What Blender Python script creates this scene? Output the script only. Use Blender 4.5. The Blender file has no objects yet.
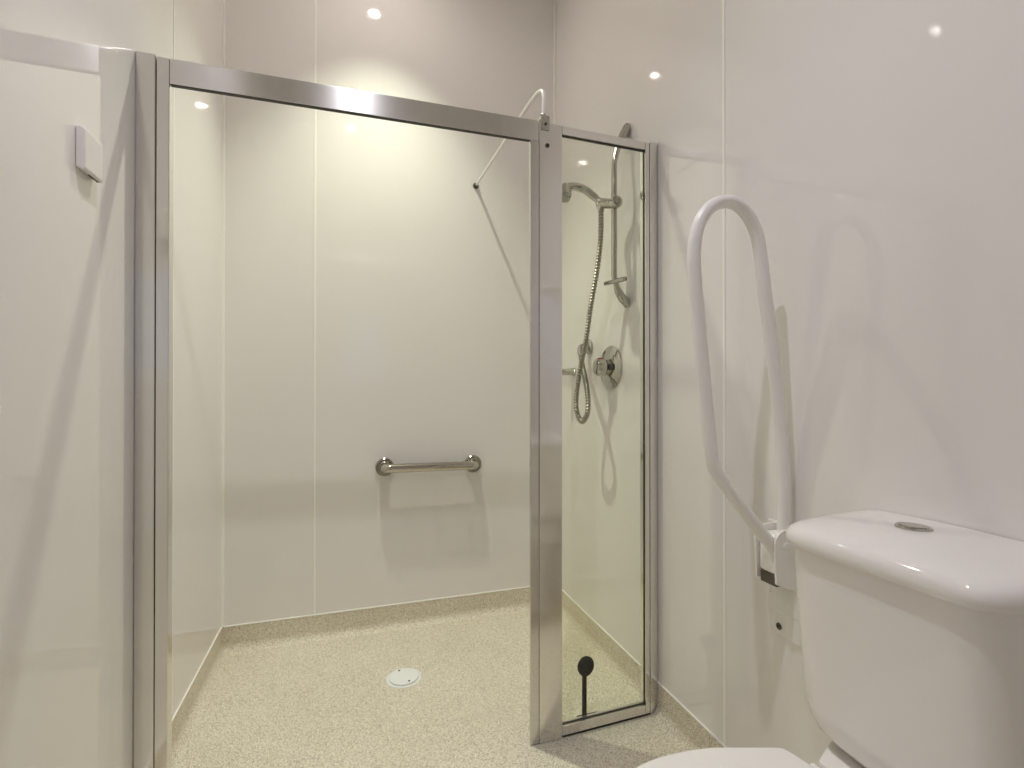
import bpy, bmesh, math
from mathutils import Vector, Matrix
C = bpy.context.scene.collection
PI = math.pi

# ------------------------------------------------------------------ key measures (metres)
XL, XR, YB, YF, H = -0.504, 0.987, 2.339, -1.20, 3.09     # left / right / far / near wall, ceiling
YS = 1.452                                                # front face of the shower screen
ZS = 0.1035                                               # top of the coved skirting
ZT = 1.922                                                # top of the shower screen
CAM_H = 1.1

# ------------------------------------------------------------------ materials
def mat(name):
    m = bpy.data.materials.new(name); m.use_nodes = True
    nt = m.node_tree
    return m, nt, nt.nodes['Principled BSDF']

def plain(name, col, rough=0.4, metal=0.0, coat=0.0, ior=1.5, noise=None):
    m, nt, b = mat(name)
    b.inputs['Base Color'].default_value = (*col, 1)
    b.inputs['Roughness'].default_value = rough
    b.inputs['Metallic'].default_value = metal
    b.inputs['Coat Weight'].default_value = coat
    b.inputs['Coat Roughness'].default_value = 0.03
    b.inputs['IOR'].default_value = ior
    if noise:                                             # faint unevenness of the gloss
        tc = nt.nodes.new('ShaderNodeTexCoord'); n = nt.nodes.new('ShaderNodeTexNoise')
        n.inputs['Scale'].default_value = noise[0]
        r = nt.nodes.new('ShaderNodeMapRange')
        r.inputs['To Min'].default_value = max(0, rough - noise[1]); r.inputs['To Max'].default_value = rough + noise[1]
        nt.links.new(tc.outputs['Object'], n.inputs['Vector'])
        nt.links.new(n.outputs['Fac'], r.inputs['Value']); nt.links.new(r.outputs['Result'], b.inputs['Roughness'])
    return m

def metal_brushed(name, col, rough, grain, aniso=0.85):
    """drawn metal: grain runs along the given axis ('x' or 'z'), gloss spreads across it"""
    m, nt, b = mat(name)
    b.inputs['Base Color'].default_value = (*col, 1)
    b.inputs['Metallic'].default_value = 1.0
    b.inputs['Anisotropic'].default_value = aniso
    tg = nt.nodes.new('ShaderNodeCombineXYZ')
    tg.inputs['Z' if grain == 'x' else 'X'].default_value = 1.0
    nt.links.new(tg.outputs[0], b.inputs['Tangent'])
    tc = nt.nodes.new('ShaderNodeTexCoord'); mp = nt.nodes.new('ShaderNodeMapping')
    mp.inputs['Scale'].default_value = (1.5, 60, 60) if grain == 'x' else (60, 60, 1.5)
    n = nt.nodes.new('ShaderNodeTexNoise'); n.inputs['Scale'].default_value = 1.0; n.inputs['Detail'].default_value = 3
    r = nt.nodes.new('ShaderNodeMapRange')
    r.inputs['To Min'].default_value = rough * 0.85; r.inputs['To Max'].default_value = rough * 1.15
    nt.links.new(tc.outputs['Object'], mp.inputs['Vector']); nt.links.new(mp.outputs['Vector'], n.inputs['Vector'])
    nt.links.new(n.outputs['Fac'], r.inputs['Value']); nt.links.new(r.outputs['Result'], b.inputs['Roughness'])
    return m

M = {}
M['panel'] = plain('gloss_white_wall_panel', (0.82, 0.796, 0.776), 0.03, ior=1.56, noise=(1.3, 0.012))
M['strip'] = plain('white_joint_strip', (0.93, 0.92, 0.88), 0.25)
M['ceiling'] = plain('matt_white_ceiling', (0.82, 0.80, 0.77), 0.6, noise=(40, 0.05))
M['ceramic'] = plain('white_glazed_ceramic', (0.83, 0.80, 0.785), 0.06, ior=1.55, noise=(4, 0.02))
M['seatplastic'] = plain('white_seat_plastic', (0.84, 0.81, 0.80), 0.18, noise=(6, 0.03))
M['whitecoat'] = plain('white_powder_coat', (0.83, 0.81, 0.79), 0.28)
M['whiteplastic'] = plain('white_plastic', (0.82, 0.79, 0.775), 0.35, noise=(20, 0.04))
M['greyplastic'] = plain('grey_plastic', (0.42, 0.40, 0.36), 0.4, noise=(20, 0.04))
M['alu'] = metal_brushed('polished_aluminium', (0.79, 0.775, 0.755), 0.15, 'z', 0.7)
M['alu_rail'] = metal_brushed('drawn_aluminium_rail', (0.79, 0.775, 0.755), 0.24, 'x', 0.9)
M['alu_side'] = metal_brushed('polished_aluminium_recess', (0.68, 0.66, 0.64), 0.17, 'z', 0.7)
M['hose'] = plain('ribbed_hose_metal', (0.36, 0.345, 0.30), 0.28, metal=1.0, noise=(15, 0.02))
M['chrome'] = plain('chrome', (0.52, 0.51, 0.47), 0.07, metal=1.0, noise=(15, 0.02))
M['steel'] = plain('polished_stainless_steel', (0.52, 0.49, 0.44), 0.12, metal=1.0, noise=(15, 0.02))
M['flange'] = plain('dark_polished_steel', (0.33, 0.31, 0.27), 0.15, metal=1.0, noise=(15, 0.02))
M['darksteel'] = plain('dark_chrome', (0.10, 0.095, 0.085), 0.25, metal=1.0, noise=(15, 0.02))
M['black'] = plain('black_rubber', (0.011, 0.012, 0.010), 0.55, noise=(30, 0.05))
M['gasket'] = plain('dark_glazing_seal', (0.035, 0.034, 0.028), 0.5, noise=(30, 0.05))
M['buffer'] = plain('brown_rubber_buffer', (0.10, 0.088, 0.065), 0.5, noise=(30, 0.05))
M['red'] = plain('red_marker', (0.55, 0.03, 0.04), 0.35, noise=(30, 0.05))
M['drain'] = plain('white_drain_plastic', (0.86, 0.87, 0.86), 0.3, noise=(20, 0.04))
M['wood'] = plain('white_window_frame', (0.80, 0.80, 0.80), 0.35, noise=(20, 0.05))

m_, nt_, b_ = mat('lit_lamp_lens'); M['lens'] = m_
b_.inputs['Emission Color'].default_value = (1.0, 0.905, 0.84, 1); b_.inputs['Emission Strength'].default_value = 650

def floor_mat():
    m, nt, b = mat('speckled_safety_vinyl')
    L = nt.links.new
    tc = nt.nodes.new('ShaderNodeTexCoord')
    big = nt.nodes.new('ShaderNodeTexNoise'); big.inputs['Scale'].default_value = 3.0; big.inputs['Detail'].default_value = 4
    v1 = nt.nodes.new('ShaderNodeTexVoronoi'); v1.inputs['Scale'].default_value = 560
    v2 = nt.nodes.new('ShaderNodeTexVoronoi'); v2.inputs['Scale'].default_value = 760
    for n in (big, v1, v2): L(tc.outputs['Object'], n.inputs['Vector'])
    base = nt.nodes.new('ShaderNodeValToRGB')
    base.color_ramp.elements[0].position = 0.3; base.color_ramp.elements[0].color = (0.77, 0.72, 0.60, 1)
    base.color_ramp.elements[1].position = 0.7; base.color_ramp.elements[1].color = (0.83, 0.785, 0.67, 1)
    L(big.outputs['Fac'], base.inputs['Fac'])
    sep = nt.nodes.new('ShaderNodeSeparateColor'); L(v1.outputs['Color'], sep.inputs['Color'])
    r1 = nt.nodes.new('ShaderNodeValToRGB'); r1.color_ramp.interpolation = 'CONSTANT'
    e = r1.color_ramp.elements
    e[0].position = 0; e[0].color = (0.45, 0.40, 0.34, 1)
    e[1].position = 0.16; e[1].color = (0.90, 0.89, 0.87, 1)
    x = e.new(0.55); x.color = (1.0, 1.0, 1.0, 1)
    x = e.new(0.88); x.color = (1.16, 1.16, 1.15, 1)
    L(sep.outputs['Red'], r1.inputs['Fac'])
    mul = nt.nodes.new('ShaderNodeMix'); mul.data_type = 'RGBA'; mul.blend_type = 'MULTIPLY'
    mul.inputs[0].default_value = 1.0
    L(base.outputs['Color'], mul.inputs[6]); L(r1.outputs['Color'], mul.inputs[7])
    sep2 = nt.nodes.new('ShaderNodeSeparateColor'); L(v2.outputs['Color'], sep2.inputs['Color'])
    r2 = nt.nodes.new('ShaderNodeValToRGB'); r2.color_ramp.interpolation = 'CONSTANT'
    e = r2.color_ramp.elements
    e[0].position = 0; e[0].color = (0.42, 0.38, 0.33, 1)
    e[1].position = 0.10; e[1].color = (1, 1, 1, 1)
    x = e.new(0.92); x.color = (1.22, 1.22, 1.2, 1)
    L(sep2.outputs['Green'], r2.inputs['Fac'])
    mul2 = nt.nodes.new('ShaderNodeMix'); mul2.data_type = 'RGBA'; mul2.blend_type = 'MULTIPLY'
    mul2.inputs[0].default_value = 1.0
    L(mul.outputs[2], mul2.inputs[6]); L(r2.outputs['Color'], mul2.inputs[7])
    L(mul2.outputs[2], b.inputs['Base Color'])
    b.inputs['Roughness'].default_value = 0.5
    bp = nt.nodes.new('ShaderNodeBump'); bp.inputs['Strength'].default_value = 0.15; bp.inputs['Distance'].default_value = 0.002
    L(v1.outputs['Distance'], bp.inputs['Height']); L(bp.outputs['Normal'], b.inputs['Normal'])
    return m
M['floor'] = floor_mat()

def glass_mat(name, tint):
    m = bpy.data.materials.new(name); m.use_nodes = True
    nt = m.node_tree; nt.nodes.clear(); L = nt.links.new
    out = nt.nodes.new('ShaderNodeOutputMaterial'); mix = nt.nodes.new('ShaderNodeMixShader')
    tr = nt.nodes.new('ShaderNodeBsdfTransparent'); tr.inputs['Color'].default_value = (*tint, 1)
    gl = nt.nodes.new('ShaderNodeBsdfGlossy'); gl.inputs['Roughness'].default_value = 0.02
    fr = nt.nodes.new('ShaderNodeFresnel'); fr.inputs['IOR'].default_value = 1.45
    geo = nt.nodes.new('ShaderNodeNewGeometry')           # both faces of the pane reflect like its outside
    iv = nt.nodes.new('ShaderNodeMapRange'); iv.inputs['To Min'].default_value = 1.45; iv.inputs['To Max'].default_value = 1 / 1.45
    L(geo.outputs['Backfacing'], iv.inputs['Value'])
    mx = nt.nodes.new('ShaderNodeMath'); mx.operation = 'MULTIPLY'; mx.inputs[1].default_value = 1.0
    L(fr.outputs['Fac'], mx.inputs[0])
    mn = nt.nodes.new('ShaderNodeMath'); mn.operation = 'MULTIPLY'
    sb = nt.nodes.new('ShaderNodeMath'); sb.operation = 'SUBTRACT'; sb.inputs[0].default_value = 1.0
    L(geo.outputs['Backfacing'], sb.inputs[1])
    L(mx.outputs[0], mn.inputs[0]); L(sb.outputs[0], mn.inputs[1])
    L(mn.outputs[0], mix.inputs['Fac']); L(tr.outputs[0], mix.inputs[1]); L(gl.outputs[0], mix.inputs[2])
    L(mix.outputs[0], out.inputs['Surface'])
    return m
M['glass'] = glass_mat('green_tinted_glass', (0.982, 0.995, 0.958))
M['pane'] = glass_mat('clear_window_glass', (0.98, 0.99, 0.99))

# ------------------------------------------------------------------ mesh helpers (world coordinates in, object origin set at link)
def V(*a): return Vector(a)
def merge(bm, tmp):
    me = bpy.data.meshes.new('tmp'); tmp.to_mesh(me); tmp.free(); bm.from_mesh(me); bpy.data.meshes.remove(me)

def box(bm, x0, x1, y0, y1, z0, z1, bev=0.0, seg=2):
    t = bmesh.new(); bmesh.ops.create_cube(t, size=1)
    for v in t.verts:
        v.co = V((x0+x1)/2 + v.co.x*(x1-x0), (y0+y1)/2 + v.co.y*(y1-y0), (z0+z1)/2 + v.co.z*(z1-z0))
    if bev: bmesh.ops.bevel(t, geom=t.edges[:], offset=bev, segments=seg, affect='EDGES', profile=0.5)
    merge(bm, t)

def loft(bm, rings, cap0=True, cap1=True, closed=True):
    vs = [[bm.verts.new(p) for p in r] for r in rings]
    n = len(vs[0])
    for a, b in zip(vs, vs[1:]):
        for i in range(n if closed else n-1):
            j = (i+1) % n
            bm.faces.new((a[i], a[j], b[j], b[i]))
    if cap0: bm.faces.new(list(reversed(vs[0])))
    if cap1: bm.faces.new(vs[-1])

def fillet(pts, rad, seg=8):
    P = [Vector(p) for p in pts]; out = [P[0]]
    for i in range(1, len(P)-1):
        a = (P[i-1]-P[i]); b = (P[i+1]-P[i]); r = rad[i-1] if isinstance(rad, (list, tuple)) else rad
        la, lb = a.length, b.length; a.normalize(); b.normalize()
        ang = a.angle(b); d = min(r/math.tan(ang/2), la*0.49, lb*0.49); r = d*math.tan(ang/2)
        bis = (a+b).normalized(); cen = P[i] + bis*(r/math.sin(ang/2))
        s = P[i]+a*d-cen; e = P[i]+b*d-cen; th = s.angle(e); ax = s.cross(e).normalized()
        for k in range(seg+1): out.append(cen + Matrix.Rotation(th*k/seg, 3, ax) @ s)
    out.append(P[-1]); return out

def smooth(pts, sub=8):
    P = [Vector(p) for p in pts]; out = []
    for i in range(len(P)-1):
        p0 = P[max(i-1, 0)]; p1 = P[i]; p2 = P[i+1]; p3 = P[min(i+2, len(P)-1)]
        for k in range(sub):
            t = k/sub
            out.append(0.5*((2*p1) + (p2-p0)*t + (2*p0-5*p1+4*p2-p3)*t*t + (3*p1-p0-3*p2+p3)*t**3))
    out.append(P[-1]); return out

def resample(pts, n):
    d = [0]
    for a, b in zip(pts, pts[1:]): d.append(d[-1]+(b-a).length)
    out = []; j = 0
    for i in range(n):
        s = d[-1]*i/(n-1)
        while j < len(d)-2 and d[j+1] < s: j += 1
        t = (s-d[j])/max(d[j+1]-d[j], 1e-9); out.append(pts[j].lerp(pts[j+1], min(max(t, 0), 1)))
    return out

def tube(bm, pts, r, n=20, caps=True, sq=(1, 1)):
    P = [Vector(p) for p in pts]
    R = r if isinstance(r, (list, tuple)) else [r]*len(P)
    T = []
    for i in range(len(P)):
        T.append((P[min(i+1, len(P)-1)]-P[max(i-1, 0)]).normalized())
    u = T[0].orthogonal().normalized(); rings = []
    for i in range(len(P)):
        if i: u = (T[i-1].rotation_difference(T[i]) @ u)
        u = (u - T[i]*u.dot(T[i])).normalized(); w = T[i].cross(u)
        rings.append([P[i] + R[i]*(u*math.cos(2*PI*k/n)*sq[0] + w*math.sin(2*PI*k/n)*sq[1]) for k in range(n)])
    loft(bm, rings, caps, caps)

def lathe(bm, base, axis, prof, n=32, squash=None):
    """prof: (distance along axis, radius)"""
    ax = Vector(axis).normalized(); u = ax.orthogonal().normalized(); w = ax.cross(u); B = Vector(base)
    rings = [[B + ax*h + r*(u*math.cos(2*PI*k/n) + w*math.sin(2*PI*k/n)) for k in range(n)] for h, r in prof]
    loft(bm, rings)

def prism(bm, outline, axis, a, b, bev=0.0):
    """outline in the plane across axis ('x': (y,z), 'y': (x,z), 'z': (x,y))"""
    t = bmesh.new()
    def p(q, s): return {'x': V(s, q[0], q[1]), 'y': V(q[0], s, q[1]), 'z': V(q[0], q[1], s)}[axis]
    loft(t, [[p(q, a) for q in outline], [p(q, b) for q in outline]])
    bmesh.ops.recalc_face_normals(t, faces=t.faces[:])
    if bev: bmesh.ops.bevel(t, geom=t.edges[:], offset=bev, segments=2, affect='EDGES', profile=0.5)
    merge(bm, t)

def obj(name, bm, material, parent=None, auto=35, origin=None):
    bmesh.ops.recalc_face_normals(bm, faces=bm.faces[:])
    lim = math.radians(auto)
    for f in bm.faces: f.smooth = True
    for e in bm.edges:
        if len(e.link_faces) == 2: e.smooth = e.calc_face_angle(0) < lim
    off = Vector((0, 0, 0))
    q = parent
    while q is not None: off = off + q.location; q = q.parent
    me = bpy.data.meshes.new(name)
    if origin is not None and parent is None:
        bm.transform(Matrix.Translation(-Vector(origin)))
    else:
        bm.transform(Matrix.Translation(-off))
    bm.to_mesh(me); bm.free(); me.materials.append(material)
    o = bpy.data.objects.new(name, me); C.objects.link(o)
    if parent is not None: o.parent = parent
    elif origin is not None: o.location = origin
    wn = o.modifiers.new('weighted_normals', 'WEIGHTED_NORMAL'); wn.keep_sharp = True; wn.weight = 80
    return o

def thing(name, label, cat, loc, group=None):
    o = bpy.data.objects.new(name, None); C.objects.link(o); o.location = loc
    o.empty_display_size = 0.05
    o['label'] = label; o['category'] = cat
    if group: o['group'] = group
    return o

def struct(name, bm, m, parent=None, label=None, auto=35):
    o = obj(name, bm, m, parent, auto)
    if parent is None: o['kind'] = 'structure'
    return o
B = bmesh.new

# ------------------------------------------------------------------ the room
T = 0.06
b = B(); box(b, XL-T, XR+T, YF-T, YB+T, -T, 0); struct('floor', b, M['floor'])
b = B(); box(b, XL-T, XR+T, YF-T, YB+T, H, H+T); ceiling = struct('ceiling', b, M['ceiling'])
b = B(); box(b, XL-T, XL, YF-T, YB+T, 0, H); struct('wall_left', b, M['panel'])
b = B(); box(b, XR, XR+T, YF-T, YB+T, 0, H); struct('wall_right', b, M['panel'])
b = B(); box(b, XL, XR, YB, YB+T, 0, H); struct('wall_back', b, M['panel'])
# near wall (behind the camera) around a window
WX0, WX1, WZ0, WZ1 = -0.10, 0.42, 1.12, 1.95
b = B()
box(b, XL, WX0, YF-T, YF, 0, H); box(b, WX1, XR, YF-T, YF, 0, H)
box(b, WX0, WX1, YF-T, YF, 0, WZ0); box(b, WX0, WX1, YF-T, YF, WZ1, H)
struct('wall_front', b, M['panel'])
b = B()
fw = 0.035
box(b, WX0, WX0+fw, YF-0.05, YF-0.005, WZ0, WZ1, 0.003); box(b, WX1-fw, WX1, YF-0.05, YF-0.005, WZ0, WZ1, 0.003)
box(b, WX0+fw, WX1-fw, YF-0.05, YF-0.005, WZ0, WZ0+fw, 0.003); box(b, WX0+fw, WX1-fw, YF-0.05, YF-0.005, WZ1-fw, WZ1, 0.003)
w = struct('window_1', b, M['wood'])
b = B(); box(b, WX0+fw, WX1-fw, YF-0.030, YF-0.024, WZ0+fw, WZ1-fw); obj('pane', b, M['pane'], w)

# coved skirting of the floor vinyl
def cove(name, p0, p1, nrm):
    """skirting along p0-p1 (xy), nrm points into the room"""
    d = Vector((*p1, 0)) - Vector((*p0, 0)); n = Vector((*nrm, 0))
    t, r = 0.003, 0.035
    prof = [(0, 0), (0, ZS), (t, ZS)]
    for k in range(9):
        a = PI/2*k/8
        prof.append((t + r - r*math.cos(a), 0.0003 + r - r*math.sin(a)))
    prof.append((t + r, 0))
    b = B()
    loft(b, [[Vector((*p, 0)) + n*q[0] + V(0, 0, q[1]) for q in prof] for p in (p0, p1)])
    return struct(name, b, M['floor'])
cove('baseboard_left', (XL, YF), (XL, YB), (1, 0))
cove('baseboard_right', (XR, YF), (XR, YB), (-1, 0))
cove('baseboard_back', (XL, YB), (XR, YB), (0, -1))
# cap strips on the skirting, joint strips between the panels, corner strips
k = [0]
def trim(*dims, bev=0.0008):
    k[0] += 1
    b = B(); box(b, *dims, bev); return struct('trim_%d' % k[0], b, M['strip'])
trim(XL, XL+0.0045, YF, YB, ZS, ZS+0.005)
trim(XR-0.0045, XR, YF, YB, ZS, ZS+0.005)
trim(XL, XR, YB-0.0045, YB, ZS, ZS+0.005)
trim(-0.150, -0.142, YB-0.003, YB, ZS+0.005, H)                  # far wall joint
trim(XR-0.0025, XR, 1.133, 1.142, ZS+0.005, H)                    # right wall joint
trim(XL, XL+0.002, 1.731, 1.738, ZS+0.005, H)                    # left wall joint
trim(XL, XL+0.010, YB-0.008, YB, ZS+0.005, H)                    # corner strips
trim(XR-0.010, XR, YB-0.010, YB, ZS+0.005, H)

# recessed lamps in the ceiling (seen as bright dots mirrored in the gloss panels)
LAMPS = ((0.12, 1.92), (0.0, 0.64))
for x, y in LAMPS:
    b = B(); lathe(b, (x, y, H), (0, 0, -1), [(-0.002, 0.045), (0.004, 0.045), (0.007, 0.041), (0.004, 0.030), (0.0, 0.027)], 32)
    d_ = obj('downlight', b, M['whiteplastic'], ceiling)
    b = B(); lathe(b, (x, y, H), (0, 0, -1), [(0.0004, 0.025), (0.0012, 0.0245), (0.0020, 0.018)], 32); obj('lamp_lens', b, M['lens'], d_)

# ------------------------------------------------------------------ shower screen
D = 0.036                                                         # depth of the profiles
sc = thing('shower_screen', 'tall polished metal framed shower screen with open entry and narrow glass side panel', 'shower screen', (0.58, YS+D/2, 0))
def part(name, m, *boxes, parent=None, bev=0.0022):
    b = B()
    for q in boxes: box(b, *q, bev)
    return obj(name, b, m, parent or sc)
part('wall_channel', M['alu'], (XL+0.0005, -0.461, YS, YS+D+0.006, ZS+0.006, ZT+0.004))
# channel foot below the skirting line stands clear of the cove
part('door_jamb', M['alu'], (-0.460, -0.4315, YS+0.003, YS+D, 0.002, ZT+0.001))
part('channel_foot', M['alu'], (XL+0.042, -0.4605, YS+0.001, YS+D, 0.002, ZS+0.004), bev=0.0005)

YP = 1.440                                                        # the corner post stands a little proud
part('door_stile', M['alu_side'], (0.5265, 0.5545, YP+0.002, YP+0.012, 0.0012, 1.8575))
part('corner_post', M['alu'], (0.555, 0.6315, YP, YS+D+0.002, 0.0012, ZT-0.0045))
part('post_foot', M['black'], (0.534, 0.628, YP+0.003, YP+0.011, 0.0, 0.0012), bev=0.0005)
def lean(y_front, y_back, z0, z1, x0, x1, m, name, bev=0.002):
    """a rail of the side panel: runs from the post back to the wall"""
    f = lambda x: YP + 0.002 + (YS - YP)*(x - 0.632)/(0.987 - 0.632)
    b = B(); prism(b, [(x0, f(x0)+y_front), (x1, f(x1)+y_front), (x1, f(x1)+y_back), (x0, f(x0)+y_back)], 'z', z0, z1, bev)
    return obj(name, b, m, sc)
def header(x0, x1, d0, d1, z0, z1, m, name, bev):
    f = lambda x: YS + 0.001 + (YP + 0.003 - YS - 0.001)*(x + 0.431)/(0.5545 + 0.431)
    b = B(); prism(b, [(x0, f(x0)+d0), (x1, f(x1)+d0), (x1, f(x1)+d1), (x0, f(x0)+d1)], 'z', z0, z1, bev); return obj(name, b, m, sc)
header(-0.431, 0.5545, 0, 0.014, 1.858, ZT, M['alu_rail'], 'header_rail', 0.0018)
header(-0.430, 0.526, 0.002, 0.012, 1.8562, 1.8579, M['gasket'], 'header_dark_strip', 0.0)  # thin dark strip added to draw the dark line along the header's underside
lean(0, 0.022, 1.892, ZT-0.004, 0.632, 0.939, M['alu_rail'], 'top_rail')
lean(0, 0.026, 0.008, 0.038, 0.632, 0.939, M['alu_rail'], 'bottom_rail')
lean(0.003, 0.030, 0.0, 0.0075, 0.634, 0.960, M['black'], 'rail_seal', 0.0005)
lean(0, 0.034, 0.008, ZT-0.004, 0.9395, 0.9555, M['alu'], 'side_jamb')
b = B(); box(b, 0.956, 0.984, YS-0.002, YS+D+0.004, ZS+0.006, ZT-0.001, 0.0022)
obj('side_channel', b, M['alu'], sc)
# lower end of the side channel, cut back around the cove
b = B(); prism(b, [(0.956, 0.006), (0.956, ZS+0.0055), (0.9830, ZS+0.0055), (0.9830, 0.042), (0.972, 0.018), (0.962, 0.008)], 'y', YS-0.001, YS+D+0.002, 0.0008)
obj('channel_foot', b, M['alu'], sc)
b = B(); box(b, 0.9842, 0.9868, YS+0.001, YS+D, ZS+0.006, 1.2, 0.0004); obj('silicone_bead', b, M['greyplastic'], sc)
g = lean(0.014, 0.020, 0.037, 1.894, 0.6318, 0.9392, M['glass'], 'glass_panel', 0.0)
g['label'] = 'green-tinted clear glass'
lean(0.007, 0.0135, 0.0385, 1.8915, 0.6318, 0.6332, M['gasket'], 'glazing_seal', 0.0)
lean(0.007, 0.0135, 0.0385, 1.8915, 0.9378, 0.9393, M['gasket'], 'glazing_seal', 0.0)
lean(0.007, 0.0135, 1.8885, 1.8918, 0.6334, 0.9376, M['gasket'], 'glazing_seal', 0.0)
lean(0.007, 0.0135, 0.0382, 0.0400, 0.6334, 0.9376, M['gasket'], 'glazing_seal', 0.0)
# bracing bar from the post head to the far wall
bx = 0.574
br = B()
pth = smooth([(bx, YP+0.016, 1.938), (bx, YP+0.012, 1.975), (bx, YP+0.012, 2.008), (bx, YP+0.030, 2.032), (bx, YP+0.075, 2.047), (bx, YP+0.16, 2.053)], 8) + [Vector((bx, 1.9, 2.058)), Vector((bx, YB-0.004, 2.063))]
tube(br, pth, 0.0058, 14); bar = obj('brace_bar', br, M['whitecoat'], sc)
b = B(); lathe(b, (bx, YB-0.0005, 2.063), (0, -1, 0), [(0, 0.014), (0.003, 0.014), (0.006, 0.011), (0.016, 0.009), (0.018, 0.007)], 24); obj('wall_flange', b, M['darksteel'], bar)
b = B(); box(b, bx-0.014, bx+0.014, YP-0.0045, YP-0.0008, 1.893, 1.934, 0.0012); box(b, bx-0.013, bx+0.013, YP-0.0042, YP+0.026, 1.930, 1.938, 0.0015)
lathe(b, (bx, YP+0.016, 1.936), (0, 0, 1), [(0, 0.010), (0.012, 0.0095), (0.016, 0.0068)], 20)
br_ = obj('brace_bracket', b, M['chrome'], sc)
def screw(parent, base, axis, r=0.0055, m=None, name='screw'):
    b = B(); lathe(b, base, axis, [(0, r), (0.0012, r), (0.0022, r*0.7), (0.0022, r*0.45), (0.0010, r*0.40)], 16)
    return obj(name, b, m or M['darksteel'], parent)
screw(br_, (bx, YP-0.0044, 1.911), (0, -1, 0), 0.005)
screw(sc, (0.5815, YP, 1.847), (0, -1, 0), 0.007)

# ------------------------------------------------------------------ steel grab rail on the far wall
gz = 0.734
gr = thing('grab_rail', 'straight stainless steel grab rail with round flanges on the back shower wall', 'grab rail', (0.352, YB-0.03, gz-0.04))
b = B()
off = 0.052
tube(b, fillet([(0.150, YB-0.006, gz), (0.150, YB-off, gz), (0.560, YB-off, gz-0.005), (0.560, YB-0.006, gz-0.005)], 0.036, 10), 0.0205, 28)
obj('rail_tube', b, M['steel'], gr)
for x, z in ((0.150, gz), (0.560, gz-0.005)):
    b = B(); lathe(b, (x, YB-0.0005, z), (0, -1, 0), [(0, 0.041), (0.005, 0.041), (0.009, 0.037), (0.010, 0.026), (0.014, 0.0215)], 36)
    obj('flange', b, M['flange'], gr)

# ------------------------------------------------------------------ floor drain
dr = thing('floor_drain', 'round white drain cover set in the speckled shower floor', 'drain', (0.195, 1.925, 0))
b = B(); lathe(b, (0.195, 1.925, 0.0), (0, 0, 1), [(-0.004, 0.0645), (0.0015, 0.0645), (0.003, 0.061), (0.003, 0.058), (0.0005, 0.0575)], 48); obj('drain_rim', b, M['drain'], dr)
b = B(); lathe(b, (0.195, 1.925, 0.001), (0, 0, 1), [(0, 0.0545), (0.006, 0.0545), (0.0075, 0.052), (0.0085, 0.02), (0.0085, 0.004)], 48)
cv = obj('drain_cover', b, M['drain'], dr)
for a in (0.35, 0.35+PI):
    b = B(); lathe(b, (0.195+0.042*math.cos(a+PI/2), 1.925+0.042*math.sin(a+PI/2), 0.0083), (0, 0, 1), [(0, 0.0042), (0.0008, 0.0042), (0.0009, 0.002)], 14); obj('screw', b, M['darksteel'], cv)

# ------------------------------------------------------------------ shower riser rail
ry = 1.621
rr = thing('shower_riser_rail', 'vertical chrome shower riser rail with bent ends on the right wall', 'shower rail', (XR, ry, 1.74))
b = B()
tube(b, fillet([(XR-0.012, ry+0.018, 2.056), (0.945, ry+0.006, 2.003), (0.917, ry, 1.92), (0.917, ry, 1.50), (0.938, ry+0.006, 1.443), (XR-0.012, ry+0.020, 1.414)], [0.05, 0.08, 0.05, 0.04], 8), 0.0105, 20)
obj('riser_tube', b, M['chrome'], rr)
for pts in (((XR-0.0005, ry+0.022, 2.066), (0.978, ry+0.017, 2.054), (0.955, ry+0.009, 2.018), (0.944, ry+0.006, 1.992)),
            ((XR-0.0005, ry+0.024, 1.408), (0.975, ry+0.018, 1.415), (0.950, ry+0.008, 1.430), (0.930, ry+0.004, 1.462))):
    p = resample(smooth(pts, 6), 12)
    b = B(); tube(b, p, [0.018, 0.018, 0.0175, 0.017, 0.0165, 0.016, 0.0155, 0.015, 0.0145, 0.014, 0.013, 0.0115], 24)
    obj('wall_bracket', b, M['chrome'], rr)
b = B(); tube(b, [(0.917, 1.545, 1.477), (0.917, 1.685, 1.487)], 0.0085, 16); obj('cross_bar', b, M['chrome'], rr)
b = B(); lathe(b, (0.917, ry-0.028, 1.768), (0, 1, 0), [(0, 0.012), (0.003, 0.020), (0.010, 0.023), (0.034, 0.023), (0.040, 0.019), (0.042, 0.010)], 28)
sl = obj('slider', b, M['chrome'], rr)
b = B(); lathe(b, (0.916, ry+0.014, 1.771), Vector((-0.033, 0.052, 0.016)), [(0, 0.015), (0.010, 0.0185), (0.052, 0.0195), (0.060, 0.017), (0.063, 0.010)], 24)
obj('handset_holder', b, M['chrome'], sl)
b = B(); lathe(b, (0.917, ry-0.030, 1.768), (0, -1, 0), [(0, 0.0125), (0.002, 0.0125), (0.004, 0.009)], 20); obj('slider_knob', b, M['chrome'], sl)

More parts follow.
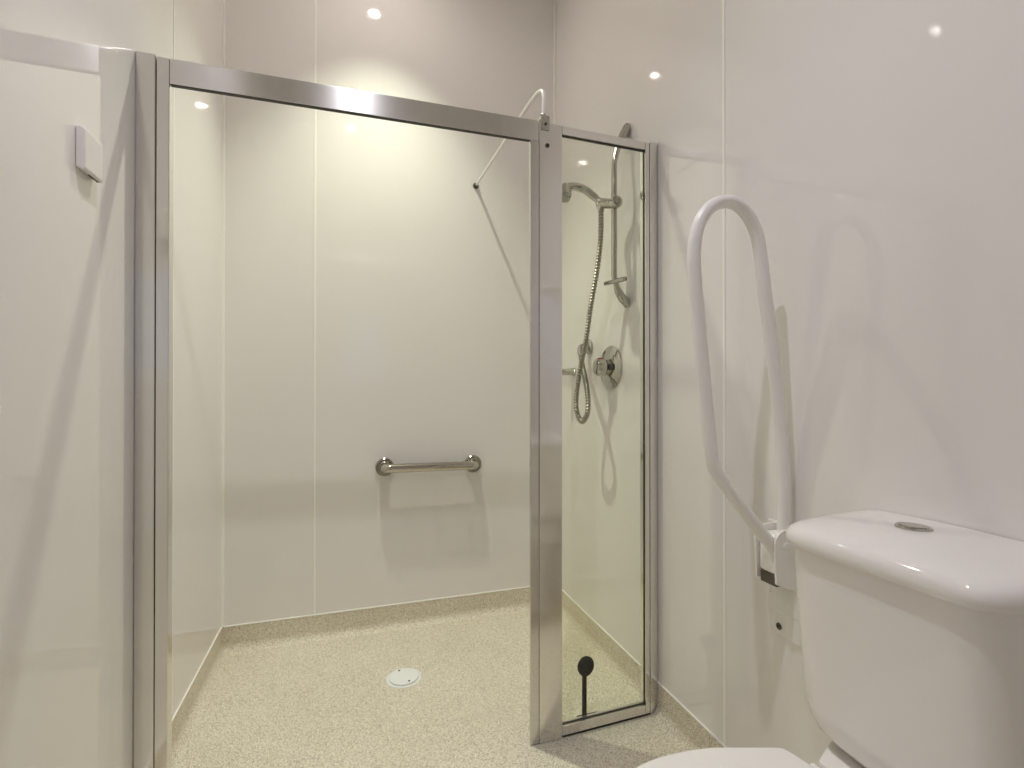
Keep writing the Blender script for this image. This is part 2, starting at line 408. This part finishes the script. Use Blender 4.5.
# handset with its hose
hs = thing('hand_shower', 'curved chrome hand shower in its holder with a ribbed metal hose looping below', 'shower head', (0.886, 1.68, 1.78))
b = B()
hp = resample(smooth([(0.889, 1.671, 1.752), (0.885, 1.679, 1.788), (0.868, 1.688, 1.812), (0.838, 1.694, 1.834), (0.800, 1.692, 1.841), (0.765, 1.688, 1.834), (0.745, 1.684, 1.818)], 6), 26)
tube(b, hp, [0.0105 + 0.0045*min(1, i/8) for i in range(26)], 22)
obj('handle', b, M['chrome'], hs)
b = B(); lathe(b, (0.755, 1.686, 1.842), Vector((-0.30, -0.05, -0.95)), [(0, 0.011), (0.010, 0.019), (0.024, 0.027), (0.040, 0.031), (0.050, 0.0315), (0.056, 0.029), (0.056, 0.01)], 30)
hd = obj('spray_head', b, M['chrome'], hs)
b = B(); lathe(b, Vector((0.755, 1.686, 1.842)) + Vector((-0.30, -0.05, -0.95)).normalized()*0.0563, Vector((-0.30, -0.05, -0.95)), [(0, 0.026), (0.002, 0.025), (0.002, 0.008)], 30)
obj('spray_face', b, M['greyplastic'], hd)
HOSE = [(0.889, 1.669, 1.752), (0.889, 1.673, 1.646), (0.886, 1.695, 1.539), (0.882, 1.737, 1.413), (0.879, 1.774, 1.281), (0.876, 1.822, 1.165),
        (0.874, 1.850, 1.065), (0.874, 1.846, 0.996), (0.876, 1.804, 0.960), (0.880, 1.764, 0.996), (0.886, 1.771, 1.054), (0.902, 1.825, 1.125), (0.925, 1.904, 1.193), (0.940, 1.944, 1.231)]
hp = resample(smooth(HOSE, 8), 640)
b = B(); tube(b, hp, [0.0094 + 0.0020*math.sin(i*PI/3 + 0.4) for i in range(640)], 14)
o = obj('hose', b, M['hose'], hs, auto=60); o['label'] = 'ribbed metal hose'
b = B(); lathe(b, (0.889, 1.669, 1.748), (0, 0.02, 1), [(0, 0.009), (0.002, 0.0115), (0.018, 0.0115), (0.022, 0.010)], 20); obj('hose_nut', b, M['chrome'], hs)

# outlet elbow that feeds the hose
we = thing('hose_outlet', 'small chrome wall elbow where the shower hose ends', 'pipe fitting', (XR, 1.960, 1.262))
b = B(); lathe(b, (XR-0.0005, 1.957, 1.270), (-1, 0, 0), [(0, 0.031), (0.006, 0.031), (0.011, 0.026), (0.013, 0.016), (0.030, 0.016)], 30); obj('wall_rose', b, M['chrome'], we)
b = B(); tube(b, fillet([(XR-0.012, 1.957, 1.270), (0.943, 1.953, 1.272), (0.941, 1.949, 1.234)], 0.016, 8), 0.0145, 22); obj('elbow', b, M['chrome'], we)

# mixer valve
vy, vz = 1.768, 1.175
sv = thing('shower_valve', 'round chrome shower mixer valve with a red-marked temperature knob', 'shower valve', (XR, vy, vz))
b = B(); lathe(b, (XR-0.0005, vy, vz), (-1, 0, 0), [(0, 0.085), (0.004, 0.085), (0.009, 0.080), (0.012, 0.066), (0.013, 0.064), (0.017, 0.058), (0.020, 0.036), (0.021, 0.012)], 56); obj('wall_plate', b, M['chrome'], sv)
b = B()
prof = [(0.019, 0.031), (0.030, 0.030), (0.031, 0.027), (0.036, 0.027), (0.037, 0.0345), (0.062, 0.0335), (0.068, 0.029), (0.070, 0.018), (0.069, 0.006)]
n = 48; rings = []
for h_, r_ in prof:                                              # fluted knob
    rings.append([V(XR-h_, vy + (r_*(1+0.045*math.cos(12*2*PI*i/n)) if 0.0365 < h_ < 0.063 else r_)*math.cos(2*PI*i/n), vz + (r_*(1+0.045*math.cos(12*2*PI*i/n)) if 0.0365 < h_ < 0.063 else r_)*math.sin(2*PI*i/n)) for i in range(n)])
loft(b, rings); kn = obj('temperature_knob', b, M['chrome'], sv)
b = B(); box(b, XR-0.062, XR-0.038, vy-0.010, vy-0.001, vz+0.0305, vz+0.0368, 0.001); o = obj('red_marker', b, M['red'], kn); o['label'] = 'red hot-water marker'
b = B(); box(b, XR-0.034, XR-0.015, vy-0.052, vy-0.024, vz-0.012, vz+0.012, 0.004); obj('flow_lever', b, M['darksteel'], sv)

# chrome peg beside the post
wp = thing('wall_peg', 'short horizontal chrome peg just right of the wide metal post', 'peg', (XR, 2.115, 1.166))
b = B(); lathe(b, (XR, 2.115, 1.166), (-1, 0, 0), [(0, 0.019), (0.004, 0.019), (0.006, 0.0165)], 24); obj('peg_base', b, M['chrome'], wp)
b = B(); tube(b, [(XR-0.004, 2.115, 1.166), (XR-0.02, 2.115, 1.166), (XR-0.086, 2.115, 1.166), (XR-0.091, 2.115, 1.166)], [0.0155, 0.0155, 0.0155, 0.012], 20); obj('peg_shaft', b, M['chrome'], wp)

# black disc on a stem behind the glass
ds = thing('disc_stand', 'black round disc on a thin black stem standing behind the glass panel', 'stand', (0.738, YS+0.052, 0))
y0 = YS+0.052
b = B(); tube(b, [(0.738, y0, 0.004), (0.7385, y0, 0.150)], 0.0078, 14); obj('stem', b, M['black'], ds)
b = B(); lathe(b, (0.742, y0+0.004, 0.174), (0.14, -0.98, 0.10), [(0, 0.022), (0.002, 0.0305), (0.008, 0.0315), (0.010, 0.029), (0.011, 0.014), (0.008, 0.009), (0.008, 0.003)], 36); obj('disc', b, M['black'], ds)
b = B(); box(b, 0.715, 0.790, y0-0.010, y0+0.012, 0.0, 0.009, 0.002); obj('foot', b, M['black'], ds)

# ------------------------------------------------------------------ white box on the left wall
sy0, sy1, sz0, sz1 = 1.172, 1.246, 1.524, 1.604
wb = thing('wall_box', 'small white plastic box with a slotted underside high on the left wall', 'wall box', (XL, (sy0+sy1)/2, 1.53))
b = B(); prism(b, [(XL+0.0005, sz0), (XL+0.0005, sz1), (XL+0.012, sz1-0.001), (XL+0.017, sz1-0.006), (XL+0.017, sz0-0.002), (XL+0.012, sz0-0.005)], 'y', sy0, sy1, 0.003)
cs = obj('casing', b, M['whiteplastic'], wb)
b = B(); box(b, XL+0.0085, XL+0.0115, sy0+0.030, sy1-0.006, sz0-0.0052, sz0+0.002); obj('slot', b, M['gasket'], cs)

# ------------------------------------------------------------------ fold-up arm beside the toilet
ay = 0.915
fa = thing('fold_up_support_arm', 'white tubular fold-up support arm raised upright beside the cistern', 'support arm', (XR, ay, 0.50))
b = B()
arm = [(0.940, 0.722), (0.901, 0.759), (0.830, 0.840), (0.778, 0.903), (0.760, 0.940), (0.750, 1.020), (0.739, 1.115), (0.718, 1.311), (0.714, 1.397), (0.729, 1.460), (0.762, 1.499), (0.805, 1.5135), (0.842, 1.503), (0.870, 1.475), (0.890, 1.428), (0.907, 1.321), (0.930, 1.170), (0.952, 1.021), (0.963, 0.90), (0.964, 0.834), (0.963, 0.735)]
arm = resample(smooth([(x, ay, z) for x, z in arm], 8), 150)
tube(b, arm, 0.0145, 28); obj('arm_tube', b, M['whitecoat'], fa)
b = B(); box(b, XR-0.010, XR, 0.880, 0.980, 0.56, 0.775, 0.004)
prism(b, [(0.877, 0.505), (0.950, 0.505), (0.980, 0.535), (0.980, 0.562), (0.877, 0.562)], 'x', XR-0.008, XR, 0.001)
wpl = obj('wall_plate', b, M['whitecoat'], fa)
def cheek(y0, y1):
    pr = [(XR-0.008, 0.625), (XR-0.068, 0.650)]
    for i in range(9):
        a = PI - PI/2*i/8
        pr.append((XR-0.038 + 0.034*math.cos(a), 0.738 + 0.034*math.sin(a)))
    pr += [(XR-0.008, 0.772)]
    b = B(); prism(b, pr, 'y', y0, y1, 0.0015); return b
obj('cheek_plate', cheek(0.894, 0.900), M['whitecoat'], fa); obj('cheek_plate', cheek(0.952, 0.958), M['whitecoat'], fa)
b = B(); box(b, 0.922, 0.975, 0.902, 0.950, 0.668, 0.758, 0.008, 3); obj('hinge_block', b, M['whitecoat'], fa)
b = B(); box(b, 0.926, 0.976, 0.9025, 0.9495, 0.640, 0.6675, 0.003); obj('buffer', b, M['buffer'], fa)
for y, s in ((0.8938, -1), (0.9582, 1)):
    b = B(); lathe(b, (0.946, y, 0.735), (0, s, 0), [(0, 0.009), (0.002, 0.009), (0.004, 0.006)], 18); obj('pivot_pin', b, M['whitecoat'], fa)
screw(wpl, (XR-0.008, 0.946, 0.525), (-1, 0, 0), 0.008)
screw(wpl, (XR-0.0098, 0.970, 0.60), (-1, 0, 0), 0.005, M['whitecoat'])

# ------------------------------------------------------------------ toilet
cy = 0.566
to = thing('toilet', 'white close-coupled toilet with lid down and push-button cistern', 'toilet', (0.62, cy, 0))
def halfD(w, depth, z, n=3.0, xb=XR-0.002, N=96, taper=0.0):
    pts = []
    for i in range(N+1):
        t = PI*i/N; c, s = math.cos(t), math.sin(t)
        q = abs(s)**(2/n)
        pts.append(V(xb - depth*q, cy - 0.003 + (w - 0.003)*(1 + taper*(1 - q))*math.copysign(abs(c)**(2/n), c), z))
    return pts
b = B()
rings = [halfD(w - 0.007, d - 0.001, z, n, taper=0.03) for z, w, d, n in ((0.4655, 0.105, 0.110, 5), (0.466, 0.140, 0.155, 5), (0.468, 0.152, 0.169, 5), (0.474, 0.162, 0.180, 5.5), (0.486, 0.170, 0.190, 6), (0.504, 0.1745, 0.197, 6.5), (0.53, 0.1765, 0.203, 7), (0.62, 0.1775, 0.213, 7), (0.74, 0.178, 0.225, 7), (0.816, 0.178, 0.231, 7))]
loft(b, rings); ci = obj('cistern', b, M['ceramic'], to, auto=50)
b = B()
rings = [halfD(w - 0.009, d - 0.002, z, n, taper=0.10) for z, w, d, n in ((0.8175, 0.172, 0.228, 7), (0.8165, 0.180, 0.238, 7.5), (0.818, 0.1835, 0.2425, 7.5), (0.827, 0.1855, 0.245, 7.5), (0.837, 0.1845, 0.244, 7.5), (0.845, 0.181, 0.239, 7), (0.851, 0.174, 0.230, 6.5), (0.8555, 0.161, 0.214, 5.5), (0.859, 0.130, 0.185, 5), (0.861, 0.08, 0.155, 4), (0.862, 0.03, 0.12, 3))]
loft(b, rings); li = obj('cistern_lid', b, M['ceramic'], to, auto=60)
b = B(); lathe(b, (0.903, 0.594, 0.8600), (0.03, 0.0, 1), [(-0.004, 0.026), (0.0035, 0.026), (0.0055, 0.0235), (0.0045, 0.0215)], 40); bz = obj('button_bezel', b, M['chrome'], li)
for s in (-1, 1):
    b = B()
    pr = []
    for i in range(17):
        a = -PI/2 + PI*i/16
        pr.append((0.903 + s*(0.001 + 0.0195*math.cos(a)), 0.594 + 0.0205*math.sin(a)))
    prism(b, pr, 'z', 0.861, 0.8675 - 0.0010*(s+1), 0.0006); obj('flush_button', b, M['chrome'], bz)
# pan: pedestal, bowl and the shelf under the cistern
def oval(x0, x1, w, z, n=2.3, N=56, taper=0.0):
    xc, a = (x0+x1)/2, (x1-x0)/2; pts = []
    for i in range(N):
        t = 2*PI*i/N; c, s = math.cos(t), math.sin(t)
        x = xc + a*math.copysign(abs(c)**(2/n), c)
        yy = w*math.copysign(abs(s)**(2/n), s)*(1 - taper*max(0, (x-xc)/a))
        pts.append(V(x, cy + yy, z))
    return pts
b = B()
loft(b, [oval(0.47, 0.94, 0.105, 0.0, 2.8), oval(0.465, 0.94, 0.108, 0.01, 2.8), oval(0.48, 0.93, 0.095, 0.10, 2.6), oval(0.44, 0.93, 0.105, 0.20, 2.5), oval(0.36, 0.94, 0.145, 0.31, 2.4), oval(0.320, 0.960, 0.168, 0.38, 2.4, taper=0.4), oval(0.306, 0.968, 0.174, 0.415, 2.4, taper=0.72), oval(0.310, 0.968, 0.171, 0.427, 2.4, taper=0.75), oval(0.34, 0.955, 0.15, 0.430, 2.4, taper=0.75)])
obj('pan', b, M['ceramic'], to, auto=50)
b = B(); prism(b, [(0.830, cy-0.124), (XR-0.03, cy-0.124), (XR-0.03, cy+0.124), (0.830, cy+0.124), (0.766, cy+0.094), (0.766, cy-0.094)], 'z', 0.36, 0.4575, 0.006); obj('cistern_shelf', b, M['ceramic'], to)
b = B(); prism(b, [(0.83, cy-0.115), (XR-0.03, cy-0.115), (XR-0.03, cy+0.115), (0.83, cy+0.115)], 'z', 0.4575, 0.466); obj('cistern_gasket', b, M['greyplastic'], to)
def seat_outline(sc_=1.0):
    half = [(0.745, 0.060), (0.744, 0.086), (0.742, 0.100), (0.7385, 0.1165), (0.733, 0.131), (0.724, 0.1375), (0.69, 0.149), (0.652, 0.161), (0.61, 0.174), (0.565, 0.1805), (0.51, 0.182), (0.457, 0.174), (0.40, 0.150), (0.35, 0.112), (0.318, 0.062), (0.308, 0.0)]
    cx = 0.53
    h_ = [(cx + (x-cx)*sc_, y*sc_) for x, y in half]
    full = [V(x, cy+y, 0) for x, y in h_] + [V(x, cy-y, 0) for x, y in reversed(h_[:-1])]
    sm = smooth(full, 3)
    return sm
def slab(z0, z1, r, dome=0.0):
    b = B(); base = seat_outline(); prof = [(0.96, z0), (1 - 0.008, z0), (1.0, z0 + r), (1.0, z1 - r), (0.992, z1 - r*0.3), (0.975, z1)]
    if dome: prof += [(0.9, z1 + dome*0.4), (0.7, z1 + dome*0.85), (0.4, z1 + dome), (0.1, z1 + dome*1.02)]
    cx, c_y = 0.53, cy
    loft(b, [[V(cx + (p.x-cx)*s, c_y + (p.y-c_y)*s, z) for p in base] for s, z in prof]); return b
obj('seat', slab(0.432, 0.444, 0.004), M['seatplastic'], to, auto=50)
obj('seat_lid', slab(0.4455, 0.460, 0.004, 0.0015), M['seatplastic'], to, auto=50)
for s in (-1, 1):
    b = B(); lathe(b, (0.752, cy + s*0.075 - 0.02, 0.443), (0, 1, 0), [(0, 0.010), (0.002, 0.0125), (0.038, 0.0125), (0.04, 0.010)], 20); obj('seat_hinge', b, M['seatplastic'], to)

# ------------------------------------------------------------------ light
def area(name, loc, rot, size, power, col, shape='DISK', sy=None, spread=PI):
    l = bpy.data.lights.new(name, 'AREA'); l.shape = shape; l.size = size
    if sy: l.size_y = sy
    l.energy = power; l.color = col; l.spread = spread
    o = bpy.data.objects.new(name, l); C.objects.link(o); o.location = loc; o.rotation_euler = rot
    return o
def spot(name, loc, power, col, cone, blend, rad=0.022):
    l = bpy.data.lights.new(name, 'SPOT'); l.energy = power; l.color = col
    l.spot_size = math.radians(cone); l.spot_blend = blend; l.shadow_soft_size = rad
    o = bpy.data.objects.new(name, l); C.objects.link(o); o.location = loc; return o
spot('shower_lamp', (LAMPS[0][0], LAMPS[0][1], H-0.015), 178, (0.955, 0.995, 0.78), 84, 1.0)
spot('room_lamp', (LAMPS[1][0], LAMPS[1][1], H-0.015), 92, (0.92, 0.93, 1.06), 112, 1.0)

w = bpy.data.worlds.new('World'); bpy.context.scene.world = w; w.use_nodes = True
nt = w.node_tree; bg = nt.nodes['Background']
bg.inputs['Color'].default_value = (0.62, 0.74, 1.0, 1); bg.inputs['Strength'].default_value = 1.0

# ------------------------------------------------------------------ camera
cam = bpy.data.cameras.new('Camera'); co = bpy.data.objects.new('Camera', cam); C.objects.link(co)
cam.sensor_width = 36; cam.lens = 36*500.3/1024; cam.clip_start = 0.02
yaw, pitch = 0.3131, 0.0045
co.location = (0, 0, CAM_H); co.rotation_euler = (PI/2 + pitch, 0, -yaw)
S = bpy.context.scene
S.camera = co
S.view_settings.view_transform = 'Standard'; S.view_settings.look = 'None'
S.view_settings.gamma = 1; S.view_settings.use_curve_mapping = False
S.view_settings.exposure = -0.68
S.cycles.max_bounces = 16; S.cycles.diffuse_bounces = 8; S.cycles.glossy_bounces = 8; S.cycles.transparent_max_bounces = 16
S.cycles.sample_clamp_indirect = 0.0
S.cycles.caustics_reflective = False; S.cycles.caustics_refractive = False
S.cycles.blur_glossy = 0.3
